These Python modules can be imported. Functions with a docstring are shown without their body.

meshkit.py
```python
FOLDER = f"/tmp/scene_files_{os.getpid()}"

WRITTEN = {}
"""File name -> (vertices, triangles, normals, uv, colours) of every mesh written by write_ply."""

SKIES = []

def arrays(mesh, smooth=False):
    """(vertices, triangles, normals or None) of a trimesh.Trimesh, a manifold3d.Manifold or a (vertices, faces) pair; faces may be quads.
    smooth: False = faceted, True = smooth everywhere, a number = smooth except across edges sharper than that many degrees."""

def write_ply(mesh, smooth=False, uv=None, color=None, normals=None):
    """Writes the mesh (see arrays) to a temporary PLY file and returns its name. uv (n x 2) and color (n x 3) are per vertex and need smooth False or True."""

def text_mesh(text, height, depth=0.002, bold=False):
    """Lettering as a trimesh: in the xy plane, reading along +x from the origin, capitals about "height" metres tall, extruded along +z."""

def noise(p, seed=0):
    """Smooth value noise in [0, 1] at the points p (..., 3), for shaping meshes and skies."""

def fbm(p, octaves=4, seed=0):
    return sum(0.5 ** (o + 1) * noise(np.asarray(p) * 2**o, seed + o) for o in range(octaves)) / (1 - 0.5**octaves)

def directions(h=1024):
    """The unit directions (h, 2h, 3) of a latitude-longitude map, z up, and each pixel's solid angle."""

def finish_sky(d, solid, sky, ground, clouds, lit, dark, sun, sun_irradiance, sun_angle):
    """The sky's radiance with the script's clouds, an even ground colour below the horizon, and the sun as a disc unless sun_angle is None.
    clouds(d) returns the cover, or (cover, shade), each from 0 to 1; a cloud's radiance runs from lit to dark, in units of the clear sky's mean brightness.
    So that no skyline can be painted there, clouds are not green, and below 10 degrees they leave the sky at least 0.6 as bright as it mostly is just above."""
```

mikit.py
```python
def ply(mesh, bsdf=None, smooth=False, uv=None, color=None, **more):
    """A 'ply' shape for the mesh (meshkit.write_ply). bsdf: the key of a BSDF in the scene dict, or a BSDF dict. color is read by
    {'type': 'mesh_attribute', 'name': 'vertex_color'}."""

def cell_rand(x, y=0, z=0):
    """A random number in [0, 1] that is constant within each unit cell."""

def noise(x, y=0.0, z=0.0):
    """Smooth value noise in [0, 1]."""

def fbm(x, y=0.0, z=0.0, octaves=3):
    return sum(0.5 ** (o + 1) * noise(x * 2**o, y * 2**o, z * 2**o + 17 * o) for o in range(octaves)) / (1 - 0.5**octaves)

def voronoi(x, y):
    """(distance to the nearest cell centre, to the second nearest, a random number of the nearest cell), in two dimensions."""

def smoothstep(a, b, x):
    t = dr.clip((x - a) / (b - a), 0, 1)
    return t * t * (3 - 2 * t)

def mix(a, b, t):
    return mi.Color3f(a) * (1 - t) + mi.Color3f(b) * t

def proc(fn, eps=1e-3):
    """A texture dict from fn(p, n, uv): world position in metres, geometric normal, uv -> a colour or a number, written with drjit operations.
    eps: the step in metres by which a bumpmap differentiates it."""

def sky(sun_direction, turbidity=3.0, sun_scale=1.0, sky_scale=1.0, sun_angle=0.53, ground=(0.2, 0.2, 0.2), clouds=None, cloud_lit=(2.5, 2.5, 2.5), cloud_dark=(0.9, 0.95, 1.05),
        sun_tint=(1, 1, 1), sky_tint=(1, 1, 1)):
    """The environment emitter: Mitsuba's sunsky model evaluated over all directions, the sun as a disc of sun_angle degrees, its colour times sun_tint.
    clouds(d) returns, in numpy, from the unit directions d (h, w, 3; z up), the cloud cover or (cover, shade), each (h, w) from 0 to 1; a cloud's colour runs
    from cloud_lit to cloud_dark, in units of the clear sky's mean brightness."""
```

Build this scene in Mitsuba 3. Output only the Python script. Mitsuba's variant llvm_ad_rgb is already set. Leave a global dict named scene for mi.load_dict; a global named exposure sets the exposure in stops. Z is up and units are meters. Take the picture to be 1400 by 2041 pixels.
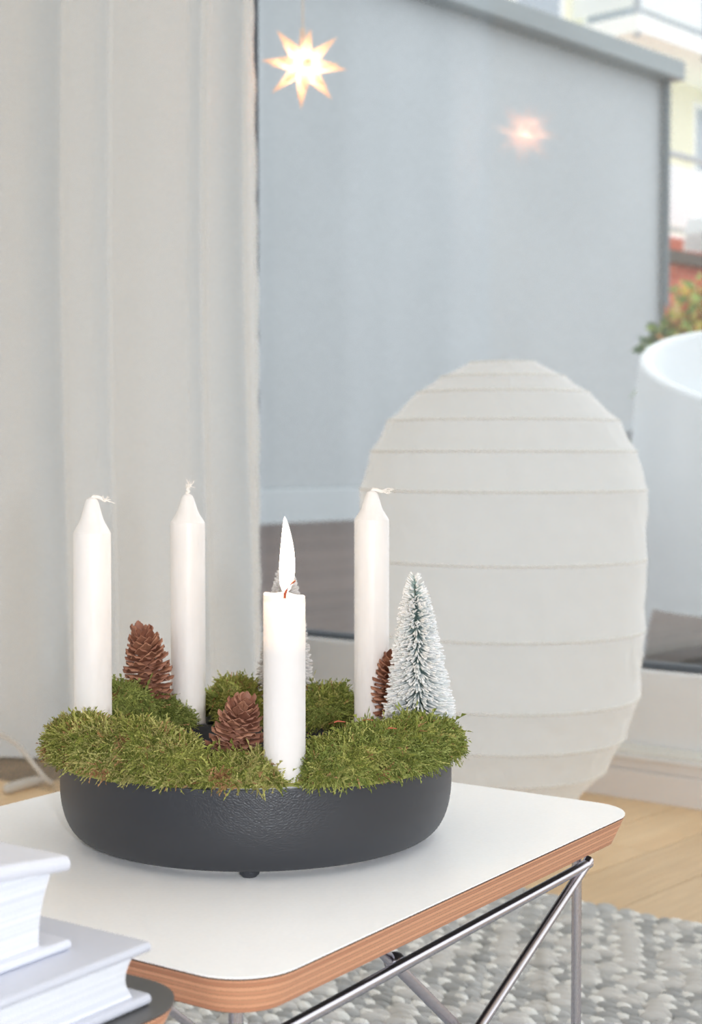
import math
import numpy as np, trimesh, drjit as dr, mitsuba as mi
import mikit, meshkit
from mikit import noise, fbm, smoothstep, mix, cell_rand
from shapely.geometry import Polygon

T = mi.ScalarTransform4f
rng = np.random.default_rng(7)
scene, labels = {'type': 'scene'}, {}

# ------------------------------------------------------------------ camera, sky, flash, exposure
exposure = 2.45
CAM = np.array([0.0, 0.0, 0.477])
PITCH = math.radians(2.24)
scene['camera'] = {
    'type': 'thinlens', 'fov': 2 * math.degrees(math.atan(700 / 3088)), 'fov_axis': 'x',
    'aperture_radius': 0.0021, 'focus_distance': 0.86, 'near_clip': 0.02, 'far_clip': 200.0,
    'to_world': T().look_at(origin=CAM.tolist(), target=[0, math.cos(PITCH), CAM[2] - math.sin(PITCH)], up=[0, 0, 1])}
# even overcast daylight
scene['sky'] = mikit.sky((0.2, -0.5, 0.85), turbidity=4.0, sun_scale=0.0, ground=(0.35, 0.35, 0.35),
                         clouds=lambda d: (np.ones(d.shape[:2]), 0.25 * meshkit.fbm(d * 3.0, 3, 5)),
                         cloud_lit=(2.54, 2.70, 2.84), cloud_dark=(2.15, 2.28, 2.42))
FLASH = (440.0, 455.0, 484.0)      # pop-up flash beside the lens (its shadows fall left on the curtain)

# ------------------------------------------------------------------ helpers
def lin(r, g, b):
    c = np.array([r, g, b]) / 255.0
    return [float(x) for x in np.where(c <= 0.04045, c / 12.92, ((c + 0.055) / 1.055) ** 2.4)]

def rgb(c): return {'type': 'rgb', 'value': list(c)}
def srgb(*c): return rgb(lin(*c))
def C3(*c): return mi.Color3f(*lin(*c))

def put(key, mesh, mat, smooth=False, **k):
    scene[key] = mikit.ply(mesh, mat, smooth, **k)
    return key

def num(base, i): return base if i == 0 else f'{base}_{i:03d}'
def tag(key, label=None, category=None, group=None, kind=None):
    labels[key] = {a: b for a, b in (('label', label), ('category', category), ('group', group), ('kind', kind)) if b}
def struct(key, label=None): labels[key] = {'kind': 'structure', **({'label': label} if label else {})}

def frame(M, o):
    A = np.eye(4); A[:3, :3] = np.asarray(M, float).T; A[:3, 3] = o
    return A
def placed(A): return T(A.tolist())

def cat(*ms):
    ms = [m for g in ms for m in (g if isinstance(g, list) else [g])]
    V, Fs, o = [], [], 0
    for m in ms:
        V.append(np.asarray(m.vertices)); Fs.append(np.asarray(m.faces) + o); o += len(m.vertices)
    return trimesh.Trimesh(np.vstack(V), np.vstack(Fs), process=False)

def box(ex, center=(0, 0, 0), bev=0.0):
    ex = np.asarray(ex, float)
    if bev <= 0:
        m = trimesh.creation.box(ex)
    else:
        h = ex / 2; P = []
        for s in np.ndindex(2, 2, 2):
            sg = np.array(s) * 2 - 1
            for k in range(3):
                q = h - bev; q = q.copy(); q[k] = h[k]; P.append(sg * q)
        m = trimesh.convex.convex_hull(np.array(P))
    m.apply_translation(center)
    return m

def obox(M, o, lo, hi, bev=0.0):
    """a box given by its low and high corners in the frame of the axes M at the origin o"""
    lo, hi = np.asarray(lo, float), np.asarray(hi, float)
    m = box(hi - lo, (lo + hi) / 2, bev); m.apply_transform(frame(M, o)); return m

def grid(P, close_u=False, close_v=False):
    """a sheet of quads over the points P (a, b, 3)"""
    a, b = P.shape[:2]; idx = np.arange(a * b).reshape(a, b)
    if close_u: idx = np.vstack([idx, idx[:1]])
    if close_v: idx = np.hstack([idx, idx[:, :1]])
    q = stk([idx[:-1, :-1], idx[1:, :-1], idx[1:, 1:], idx[:-1, 1:]], -1).reshape(-1, 4)
    return trimesh.Trimesh(P.reshape(-1, 3), np.vstack([q[:, [0, 1, 2]], q[:, [0, 2, 3]]]), process=False)

def lathe(prof, n=64, center=(0, 0), closed=False, z0=0.0):
    prof = np.asarray(prof, float); th = np.linspace(0, 2 * np.pi, n, endpoint=False)
    P = stk([prof[:, None, 0] * np.cos(th) + center[0], prof[:, None, 0] * np.sin(th) + center[1], prof[:, None, 1] + z0 + 0 * th], -1)
    m = grid(P, close_u=closed, close_v=True)
    m.invert()
    return m

def tube(pts, r, n=8, cap=True):
    pts = np.asarray(pts, float); k = len(pts)
    r = np.broadcast_to(np.asarray(r, float), (k,))
    t = np.gradient(pts, axis=0); t /= np.linalg.norm(t, axis=1, keepdims=True)
    ref = np.array([0, 0, 1.0]) if abs(t[0, 2]) < 0.9 else np.array([1.0, 0, 0])
    x = np.cross(t[0], ref); x /= np.linalg.norm(x); P = []
    th = np.linspace(0, 2 * np.pi, n, endpoint=False)
    for i in range(k):
        x = x - t[i] * (x @ t[i]); x /= np.linalg.norm(x); y = np.cross(t[i], x)
        P.append(pts[i] + r[i] * (np.cos(th)[:, None] * x + np.sin(th)[:, None] * y))
    m = grid(np.array(P), close_v=True)
    if cap:
        v = np.vstack([m.vertices, pts[0], pts[-1]]); a, b = k * n, k * n + 1; i = np.arange(n); j = (i + 1) % n
        f = np.vstack([m.faces, stk([j, i, i * 0 + a], 1)[:, ::-1], stk([i, j, i * 0 + b], 1)[:, ::-1] + np.array([(k - 1) * n, (k - 1) * n, 0])[::-1]])
        m = trimesh.Trimesh(v, f, process=False)
    return m

def ellipsoid(c, r, nu=10, nv=6):
    th = np.linspace(0, np.pi, nv + 1); ph = np.linspace(0, 2 * np.pi, nu, endpoint=False)
    P = stk([np.sin(th)[:, None] * np.cos(ph) * r[0] + c[0], np.sin(th)[:, None] * np.sin(ph) * r[1] + c[1], np.cos(th)[:, None] * r[2] + c[2] + 0 * ph], -1)
    return grid(P, close_v=True)

def stk(l, ax=-1): return np.stack(np.broadcast_arrays(*[np.asarray(q) for q in l]), ax)

def unit(a): a = np.asarray(a, float); return a / np.linalg.norm(a, axis=-1, keepdims=True)

# ------------------------------------------------------------------ materials
def two(b): return {'type': 'twosided', 'bsdf': b}
def pr(color, rough=0.5, **k):
    return two({'type': 'principled', 'base_color': color if isinstance(color, dict) else rgb(color), 'roughness': rough, **k})
def bump(b, fn, scale=1.0, eps=5e-4):
    return {'type': 'bumpmap', 'arbitrary': mikit.proc(fn, eps), 'scale': scale, 'bsdf': b}

M = {}
def mat(name, b): M[name] = b; scene[name] = b; return name

PD = np.array([0.665, 0.747, 0]); PN = np.array([0.747, -0.665, 0])       # run of the floor planks, and across
def oak(p, n, uv):
    a = p.x * PD[0] + p.y * PD[1]; b = p.x * PN[0] + p.y * PN[1]
    row = dr.floor(b / 0.095); tone = cell_rand(row, dr.floor(a / 1.5 + 0.37 * row), 3)
    g = fbm(a * 5 + 31 * tone, b * 90, 0.5, 4); f = noise(a * 30, b * 700)
    c = mix(lin(206, 170, 126), lin(234, 208, 170), 0.25 + 0.75 * g)
    return c * (0.80 + 0.22 * tone + 0.1 * (f - 0.5))
mat('oak', pr(mikit.proc(oak), 0.42, specular=0.4))
mat('paint_white', pr(lin(238, 238, 236), 0.6))
mat('ceiling_white', pr(lin(245, 245, 243), 0.8))
mat('frame_white', pr(lin(226, 226, 226), 0.35))
mat('frame_warm', pr(lin(222, 217, 214), 0.4))
mat('gasket_black', pr(lin(58, 64, 70), 0.6))
mat('aluminium', pr(lin(236, 236, 232), 0.35, metallic=0.4))
mat('glass', {'type': 'thindielectric', 'int_ior': 1.5})

def render_wall(p, n, uv):
    s = fbm(p.x * 1.3, p.y * 1.3, p.z * 0.8, 4); f = noise(p.x * 60, p.y * 60, p.z * 60)
    return mix(lin(180, 185, 187), lin(194, 199, 201), s) * (0.94 + 0.12 * f)
mat('grey_render', pr(mikit.proc(render_wall), 0.9))
def zinc(p, n, uv):
    return mix(lin(128, 137, 140), lin(158, 166, 167), fbm(p.x * 0.9, p.y * 0.9, p.z * 3, 3))
mat('zinc', pr(mikit.proc(zinc), 0.5, metallic=0.3))
mat('kerb', pr(lin(196, 202, 204), 0.8))
def deckwood(p, n, uv):
    a = p.x * 0.677 + p.y * 0.736; b = p.x * -0.736 + p.y * 0.677
    t = cell_rand(dr.floor(b / 0.142), 5); g = fbm(a * 1.5, b * 60, 0, 3)
    return mix(lin(60, 46, 39), lin(96, 77, 68), 0.6 * g + 0.4 * t)
mat('deck_wood', pr(mikit.proc(deckwood), 0.45))

def laminate(p, n, uv): return mix(lin(244, 245, 246), lin(248, 249, 250), noise(p.x * 900, p.y * 900, p.z * 900))
mat('laminate', pr(mikit.proc(laminate), 0.38, specular=0.5))
mat('laminate_dark', pr(lin(84, 84, 84), 0.42))
mat('phenolic_black', pr(lin(52, 50, 50), 0.5)); mat('phenolic', pr(lin(98, 70, 58), 0.5))
TU = np.array([0.567, 0.824, 0]); TV = np.array([-0.824, 0.567, 0])
def plywood(p, n, uv):
    a = p.x * TU[0] + p.y * TU[1]; b = p.x * TV[0] + p.y * TV[1]
    z = p.z / 0.00215 + 0.5 * noise(a * 14, b * 14, 3) ; k = dr.floor(z); t = cell_rand(k, 7)
    line = smoothstep(0.0, 0.16, z - k) * smoothstep(0.0, 0.16, k + 1 - z)
    g = fbm(a * 16, b * 16, p.z * 2600, 3); odd = k - 2 * dr.floor(k / 2)
    c = mix(lin(172, 112, 84), lin(238, 180, 140), 0.45 * g + 0.2 * t + 0.34 * odd)
    return c * (0.62 + 0.38 * line)
mat('plywood', pr(mikit.proc(plywood), 0.45))
mat('chrome', two({'type': 'roughconductor', 'material': 'Cr', 'alpha': 0.1}))

mat('black_metal', bump(pr(lin(51, 53, 58), 0.42, specular=0.5), lambda p, n, uv: noise(p.x * 1500, p.y * 1500, p.z * 1500), 0.00022, 2e-4))
mat('foil', two({'type': 'roughconductor', 'material': 'Al', 'alpha': 0.2}))
def wax(p, n, uv): return mix(lin(232, 229, 227), lin(237, 234, 232), noise(p.x * 300, p.y * 300, p.z * 60))
mat('wax', pr(mikit.proc(wax), 0.35, specular=0.4, clearcoat=0.15))
mat('wax_thin', {'type': 'principledthin', 'base_color': srgb(244, 241, 239), 'roughness': 0.5, 'diff_trans': 0.40, 'spec_trans': 0.0})
mat('cotton', pr(lin(238, 234, 228), 0.9))
mat('burnt_wick', pr(lin(120, 60, 48), 0.9))
VC = {'type': 'mesh_attribute', 'name': 'vertex_color'}
mat('moss', {'type': 'principledthin', 'base_color': VC, 'roughness': 0.65, 'diff_trans': 0.5})
mat('moss_base', pr(VC, 0.9))
mat('bristle', pr(VC, 0.8))
def conewood(k, a, b):
    def f(p, n, uv): return mix(lin(*a), lin(*b), fbm(p.x * 240 + k, p.y * 240, p.z * 240, 3))
    return f
mat('cone_a', pr(mikit.proc(conewood(0, (112, 70, 54), (172, 120, 96))), 0.6))
mat('cone_b', pr(mikit.proc(conewood(5, (102, 62, 48), (160, 108, 86))), 0.6))
mat('cone_c', pr(mikit.proc(conewood(9, (122, 80, 60), (184, 132, 106))), 0.6))
mat('cone_core', pr(lin(142, 96, 76), 0.8))
mat('dry_leaf', pr(lin(188, 92, 66), 0.7))

mat('paper', {'type': 'principledthin', 'base_color': srgb(244, 246, 247), 'roughness': 0.8, 'diff_trans': 0.75})
mat('rib_wire', pr(lin(214, 212, 206), 0.6))
def linen(p, n, uv):
    w = noise(p.x * 1400, p.z * 500) * 0.5 + noise(p.x * 500, p.z * 1600) * 0.5
    return mix(lin(227, 230, 232), lin(239, 242, 244), w)
mat('linen', {'type': 'principledthin', 'base_color': mikit.proc(linen), 'roughness': 0.9, 'diff_trans': 0.25})
mat('cable_grey', pr(lin(206, 202, 196), 0.5))
mat('star_plastic', {'type': 'principledthin', 'base_color': srgb(255, 228, 210), 'roughness': 0.5, 'diff_trans': 1.5})
mat('cord', pr(lin(214, 206, 198), 0.6))

mat('wool_a', pr(lin(188, 190, 190), 0.95)); mat('wool_b', pr(lin(168, 170, 170), 0.95)); mat('wool_c', pr(lin(202, 201, 198), 0.95))
mat('wool_white', pr(lin(232, 233, 230), 0.95)); mat('wool_base', pr(lin(188, 190, 190), 1.0))

mat('cover_white', pr(lin(206, 208, 217), 0.35)); mat('cover_grey', pr(lin(192, 195, 205), 0.45))
def pages(p, n, uv): return mix(lin(196, 200, 208), lin(224, 226, 231), noise(p.z * 3500, (p.x * TU[0] + p.y * TU[1]) * 3, 2))
mat('page_edges', pr(mikit.proc(pages), 0.8))
mat('plastic_white', pr(lin(218, 222, 224), 0.3))
mat('facade_cream', pr(lin(246, 242, 220), 0.9)); mat('slab_white', pr(lin(246, 246, 243), 0.8))
mat('rail_grey', pr(lin(176, 182, 187), 0.5)); mat('panel_frost', pr(lin(232, 234, 232), 0.4))
mat('pane_dark', pr(lin(176, 186, 196), 0.1)); mat('canvas_white', pr(lin(250, 250, 250), 0.9))
def brick(p, n, uv):
    a = (p.x * 0.677 + p.y * 0.736) / 0.25; z = p.z / 0.08; r = dr.floor(z); a = a + 0.5 * r
    j = smoothstep(0.0, 0.12, z - r) * smoothstep(0.0, 0.05, a - dr.floor(a))
    return mix(lin(190, 160, 145), mix(lin(176, 82, 62), lin(212, 118, 92), cell_rand(dr.floor(a), r)), j)
mat('brick_red', pr(mikit.proc(brick), 0.9)); mat('tar_dark', pr(lin(92, 86, 80), 0.9))
mat('leaf', {'type': 'principledthin', 'base_color': VC, 'roughness': 0.6, 'diff_trans': 0.8})
mat('stem', pr(lin(96, 88, 62), 0.9)); mat('planter_grey', pr(lin(150, 152, 152), 0.8))

# ------------------------------------------------------------------ room shell; E runs along the window to the left, O points out of doors
E = np.array([-0.784, 0.621, 0]); O = np.array([0.621, 0.784, 0]); UP = np.array([0, 0, 1.0])
ROOM = np.array([E, O, UP]); Z3 = np.zeros(3)
D0, EL, ER, NB, HC = 1.893, 2.45, -2.6, -3.6, 2.6
def rb(e0, e1, n0, n1, z0, z1, bev=0.0): return obox(ROOM, Z3, (e0, n0, z0), (e1, n1, z1), bev)

put('floor', rb(ER, EL, NB, D0 - 0.0005, -0.10, -0.012), 'oak'); struct('floor', 'light oak strip parquet floor')
# oak boards
inset = Polygon([tuple((E * e + O * n)[:2]) for e, n in ((ER, NB), (EL, NB), (EL, D0 - 0.001), (ER, D0 - 0.001))])
k = 0
def plank_mesh(poly):
    return trimesh.creation.extrude_polygon(poly, 0.012, engine='earcut')
for r in range(-60, 60):
    b0 = r * 0.095
    for c in range(-6, 6):
        a0 = (c - 0.37 * r) % 1.0 * 0 + (math.floor(0) + c) * 1.5 - (0.37 * r % 1.0) * 1.5
        q = [PD[:2] * a + PN[:2] * b for a, b in ((a0 + .0005, b0 + .0006), (a0 + 1.4995, b0 + .0006), (a0 + 1.4995, b0 + .0944), (a0 + .0005, b0 + .0944))]
        g = Polygon([tuple(x) for x in q]).intersection(inset)
        cen = np.array(g.centroid.coords[0]) if not g.is_empty else np.zeros(2)
        if g.is_empty or g.area < 1e-3: continue
        if not (-1.6 < cen[0] < 2.0 and -0.3 < cen[1] < 3.6): continue
        m = plank_mesh(g); m.apply_translation([0, 0, -0.012]); put(num('floor__plank', k), m, 'oak'); k += 1
N_PLANKS = k
put('ceiling', rb(ER - .1, EL + .1, NB - .1, D0 + .2, HC, HC + .1), 'ceiling_white'); struct('ceiling')
put('wall_left', rb(EL, EL + .1, NB, D0 + .2, -.1, HC), 'paint_white'); struct('wall_left')
put('wall_right', cat(rb(ER - .1, ER, NB, NB + .5, -.1, HC), rb(ER - .1, ER, D0 - 1.0, D0 + .2, -.1, HC), rb(ER - .1, ER, NB, D0, 2.35, HC)), 'paint_white'); struct('wall_right')  # unseen wall; its opening is added to let in more daylight
put('wall_back', cat(rb(ER, ER + .35, NB - .1, NB, -.1, HC), rb(EL - .35, EL, NB - .1, NB, -.1, HC), rb(ER, EL, NB - .1, NB, 2.4, HC)), 'paint_white'); struct('wall_back')  # unseen, left almost fully open to brighten the room with sky light
WL, WR = 1.7500, -2.2
put('wall_front', cat(rb(WL + .06, EL, D0, D0 + .1, -.1, HC), rb(ER, WR - .06, D0, D0 + .2, -.1, HC), rb(WR - .06, WL + .06, D0, D0 + .2, 2.3, HC)), 'paint_white'); struct('wall_front')
# big window: threshold, track, sash rail, stiles, double pane
put('window_1__frame', cat(rb(WR - .06, WL + .06, D0, D0 + .2, -.05, .0395, .002), rb(WR - .06, WL + .06, D0 + .006, D0 + .2, .0395, .056, .002)), 'frame_warm')
put('window_1__ledge', rb(WR - .06, WL + .06, D0 - .002, D0 + .1, .056, .0615, .001), 'frame_white')
put('window_1__track', cat(rb(WR, WL, D0 + .004, D0 + .018, .0615, .067, .001), rb(WR, WL, D0 + .018, D0 + .028, .0615, .072, .001)), 'aluminium')
put('window_1__sash', cat(rb(WR, WL + .045, D0 + .03, D0 + .1, .066, .1745, .003), rb(WL, WL + .06, D0 + .03, D0 + .066, .1745, 2.3, .003), rb(WR, WR + .1, D0 + .03, D0 + .1, .1745, 2.3, .003), rb(WR, WL, D0 + .03, D0 + .1, 2.2, 2.3, .003)), 'frame_white')
put('window_1__gasket', cat(rb(WR + .1, WL, D0 + .044, D0 + .056, .1745, .1785), rb(WL - .009, WL, D0 + .044, D0 + .056, .183, 2.2), rb(WR + .1, WL, D0 + .076, D0 + .1, .1745, .1785)), 'gasket_black')
def pane(nn, tilt):
    P = np.array([[E * e + O * (nn + tilt * (z - 1.0)) + UP * z for z in (.18, 2.21)] for e in (WR + .09, WL - .002)])
    m = grid(P); return m
put('window_1__pane', pane(D0 + .060, 0.0), 'glass', False)
put('window_1__pane_001', pane(D0 + .071, 0.0008), 'glass', False)
struct('window_1', 'large white framed balcony window')
labels['window_1__gasket'] = {'label': 'black rubber gasket'}
labels['window_1__track'] = {'label': 'bright metal track'}

# ------------------------------------------------------------------ terrace
W = np.array([0.677, 0.736, 0]); WN = np.array([-0.736, 0.677, 0])       # run of the terrace wall; into the wall
WO = np.array([-0.2589, 9.3967, 0.0]); WO = WO - W * (W @ WO)
WALLF = np.array([W, WN, UP])
put('wall_terrace', obox(WALLF, WO, (1.3, 0.06, -.3), (10.80, 3.5, 3.46)), 'grey_render'); struct('wall_terrace', 'grey rendered terrace wall')
for i, (a, b) in enumerate(((1.3, 4.6), (4.603, 8.47), (8.478, 10.80))):
    put(num('wall_terrace__panel', i), obox(WALLF, WO, (a, 0.0 if i != 2 else 0.02, .26), (b, .08, 3.46), .003), 'grey_render')
put('wall_terrace__coping', cat(obox(WALLF, WO, (1.3, -.14, 3.40), (10.875, 3.6, 3.55), .01)), 'zinc'); labels['wall_terrace__coping'] = {'label': 'zinc coping on top of the wall'}
put('wall_terrace__kerb', obox(WALLF, WO, (1.3, -.02, -.2), (10.80, .07, .255), .01), 'kerb')
dp = tube([WO + W * 10.772 + WN * -.03 + UP * z for z in (.06, 1.2, 2.4, 3.41)], .033, 14)
put('wall_terrace__downpipe', dp, mat('dark_metal', pr(lin(112, 122, 126), 0.5)), 40)
k = 0
for i in range(-34, 1):
    b0 = i * 0.142
    # boards start beyond the window and end at the far edge of the terrace
    s = WO + WN * b0; a0 = max(1.3, (D0 + .24 - O @ s) / (O @ W))
    put(num('terrace_deck__board', k), obox(WALLF, WO, (a0, b0 + .003, .024), (13.0, b0 + .139, .05), .002), 'deck_wood'); k += 1
put('terrace_deck', obox(WALLF, WO, (1.3, -4.9, -.3), (13.0, .1, .0)), 'tar_dark'); struct('terrace_deck', 'weathered brown terrace decking')
put('wall_facade', cat(rb(-6, 3.5, D0 + .1, D0 + .2, 2.6, 3.4)), 'paint_white'); struct('wall_facade')

# white tub chair out on the terrace
def tub_chair(c):
    ph = np.linspace(0, 2 * np.pi, 96, endpoint=False); d = stk([np.cos(ph), np.sin(ph)], 1)
    rimz = .639 + .12 * np.cos(ph - math.radians(97))
    legs = np.clip((np.cos(4 * (ph + math.radians(6))) - .45) / .35, 0, 1); legs = legs * legs * (3 - 2 * legs)
    botz = .158 - .108 * legs
    rings = []
    def ring(r, z): rings.append(stk([c[0] + d[:, 0] * r, c[1] + d[:, 1] * r, z + 0 * ph], 1))
    for t in np.linspace(0, 1, 12):
        ring(.392 + .02 * math.sin(math.pi * t) - .004 * (1 - t), botz * (1 - t) + (rimz - .012) * t)
    for a in np.linspace(0, math.pi, 8)[1:]:
        ring(.392 - .014 + .014 * math.cos(a), rimz - .012 + .013 * math.sin(a))
    for t in np.linspace(0, 1, 12)[1:]:
        ring(.364 * (1 - .30 * t ** 2), (rimz - .012) * (1 - t) + .36 * t)
    for t in np.linspace(0, 1, 5)[1:]:
        ring(.255 * (1 - t) + 1e-4, .36 - .02 * math.sin(t * math.pi / 2))
    m = grid(np.array(rings), close_v=True)
    return m
put('tub_chair__shell', tub_chair((0.992, 3.2)), 'plastic_white', True)
tag('tub_chair', 'white moulded plastic tub armchair on the terrace outside the window', 'armchair')

# leafy shrub beyond the chair
def leaves(n, centre, size, L, cols, r):
    q = unit(r.normal(size=(n, 3))) * r.uniform(0, 1, (n, 1)) ** .4; c = centre + q * np.array(size)
    d = unit(r.normal(size=(n, 3)) + [0, 0, .5]); s = unit(np.cross(d, unit(r.normal(size=(n, 3))))); nn = np.cross(d, s)
    l = L * r.uniform(.6, 1.3, n)[:, None]; w = l * .28
    P = stk([c, c + d * l * .45 + s * w, c + d * l + nn * l * .1, c + d * l * .45 - s * w], 1)
    idx = np.arange(n)[:, None] * 4
    Fs = np.vstack([idx + [0, 1, 2], idx + [0, 2, 3]])
    col = np.array([lin(*q) for q in cols])[r.integers(0, len(cols), n)] * r.uniform(.7, 1.2, (n, 1))
    return (P.reshape(-1, 3), Fs), np.repeat(col, 4, 0)
yel = [(240, 228, 128), (232, 222, 136), (220, 210, 116), (240, 184, 136), (228, 136, 104), (172, 196, 116), (146, 180, 112), (238, 212, 158)]
grn = [(120, 150, 92), (140, 168, 104), (170, 190, 120), (100, 128, 96)]
m1, c1 = leaves(1900, np.array([1.75, 7.5, .98]), (.25, .22, .34), .075, yel, rng)
put('garden_shrub__foliage', m1, 'leaf', False, color=c1); labels['garden_shrub__foliage'] = {'kind': 'stuff', 'label': 'yellow, red and green leaves'}
m2, c2 = leaves(240, np.array([1.50, 7.5, .93]), (.075, .1, .17), .07, grn, rng)
put('garden_shrub__foliage_001', m2, 'leaf', False, color=c2); labels['garden_shrub__foliage_001'] = {'kind': 'stuff', 'label': 'fresh green leaves'}
stems = [tube([[1.7 + dx * .2, 7.5 + dy * .2, .55], [1.7 + dx * .6, 7.5 + dy * .5, .85], [1.7 + dx, 7.5 + dy, 1.2]], [.008, .006, .003], 6) for dx, dy in ((-.2, .05), (.0, -.1), (.15, .1), (.28, -.05), (-.08, .12))]
for i, s in enumerate(stems): put(num('garden_shrub__stem', i), s, 'stem')
tag('garden_shrub', 'yellow and red autumn shrub beyond the white tub armchair', 'shrub')
put('planter_box', cat(obox(np.eye(3), (1.75, 7.5, .05), (-.4, -.2, 0), (.4, .2, .5), .02), obox(np.eye(3), (1.75, 7.5, .05), (-.43, -.23, .47), (.43, .23, .53), .01)), 'planter_grey'); tag('planter_box', 'grey planter box holding the autumn shrub behind the tub armchair', 'planter')
bl = []
for i, (x0, x1, z1, y) in enumerate(((.99, .90, .66, 5.0), (1.0, .878, .50, 5.02), (1.02, .95, .72, 5.05))):
    t = np.linspace(0, 1, 9); sp = stk([x0 + (x1 - x0) * t ** 2, y + 0 * t, .33 + (z1 - .33) * np.sin(t * 2.0) / np.sin(2.0) * .97], 1)
    put(num('grass_tuft__blade', i), tube(sp, .010 * (1.05 - t) + .001, 5), 'grass_green' if 'grass_green' in M else mat('grass_green', pr(lin(140, 164, 120), .7)))
put('grass_tuft__pot', lathe([(0, .05), (.09, .05), (.12, .33), (.11, .33), (.10, .30), (0, .30)], 24, (1.02, 5.02)), 'planter_grey', 30)
tag('grass_tuft', 'green grass blades between the paper lamp and the white tub armchair', 'plant')

# far building with balconies
BW, BM = W, np.array([0.736, -0.677, 0])                                    # along its front, out of its front
BO = np.array([4.3, 20.4, 0.0]); BF = np.array([BW, BM, UP])
def bb(a0, a1, m0, m1, z0, z1): return obox(BF, BO, (a0, m0, z0), (a1, m1, z1))
put('apartment_building__wall', bb(-7, 9, -6, 0, -3, 11), 'facade_cream')
for i, (a0, a1, z0, z1) in enumerate(((.36, 1.6, 4.2, 5.02), (-3.6, -2.75, 5.5, 7.7), (-2.2, -1.0, 5.5, 7.7), (.2, 1.8, 5.9, 7.6), (.4, 1.6, 1.5, 2.9))):
    w = num('apartment_building__window', i)
    put(w, cat(bb(a0 - .07, a0, -.05, .03, z0 - .07, z1 + .07), bb(a1, a1 + .07, -.05, .03, z0 - .07, z1 + .07), bb(a0, a1, -.05, .03, z0 - .07, z0), bb(a0, a1, -.05, .03, z1, z1 + .07)), 'slab_white')
    put(w + '__pane', bb(a0, a1, -.02, .006, z0, z1), 'pane_dark')
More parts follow.
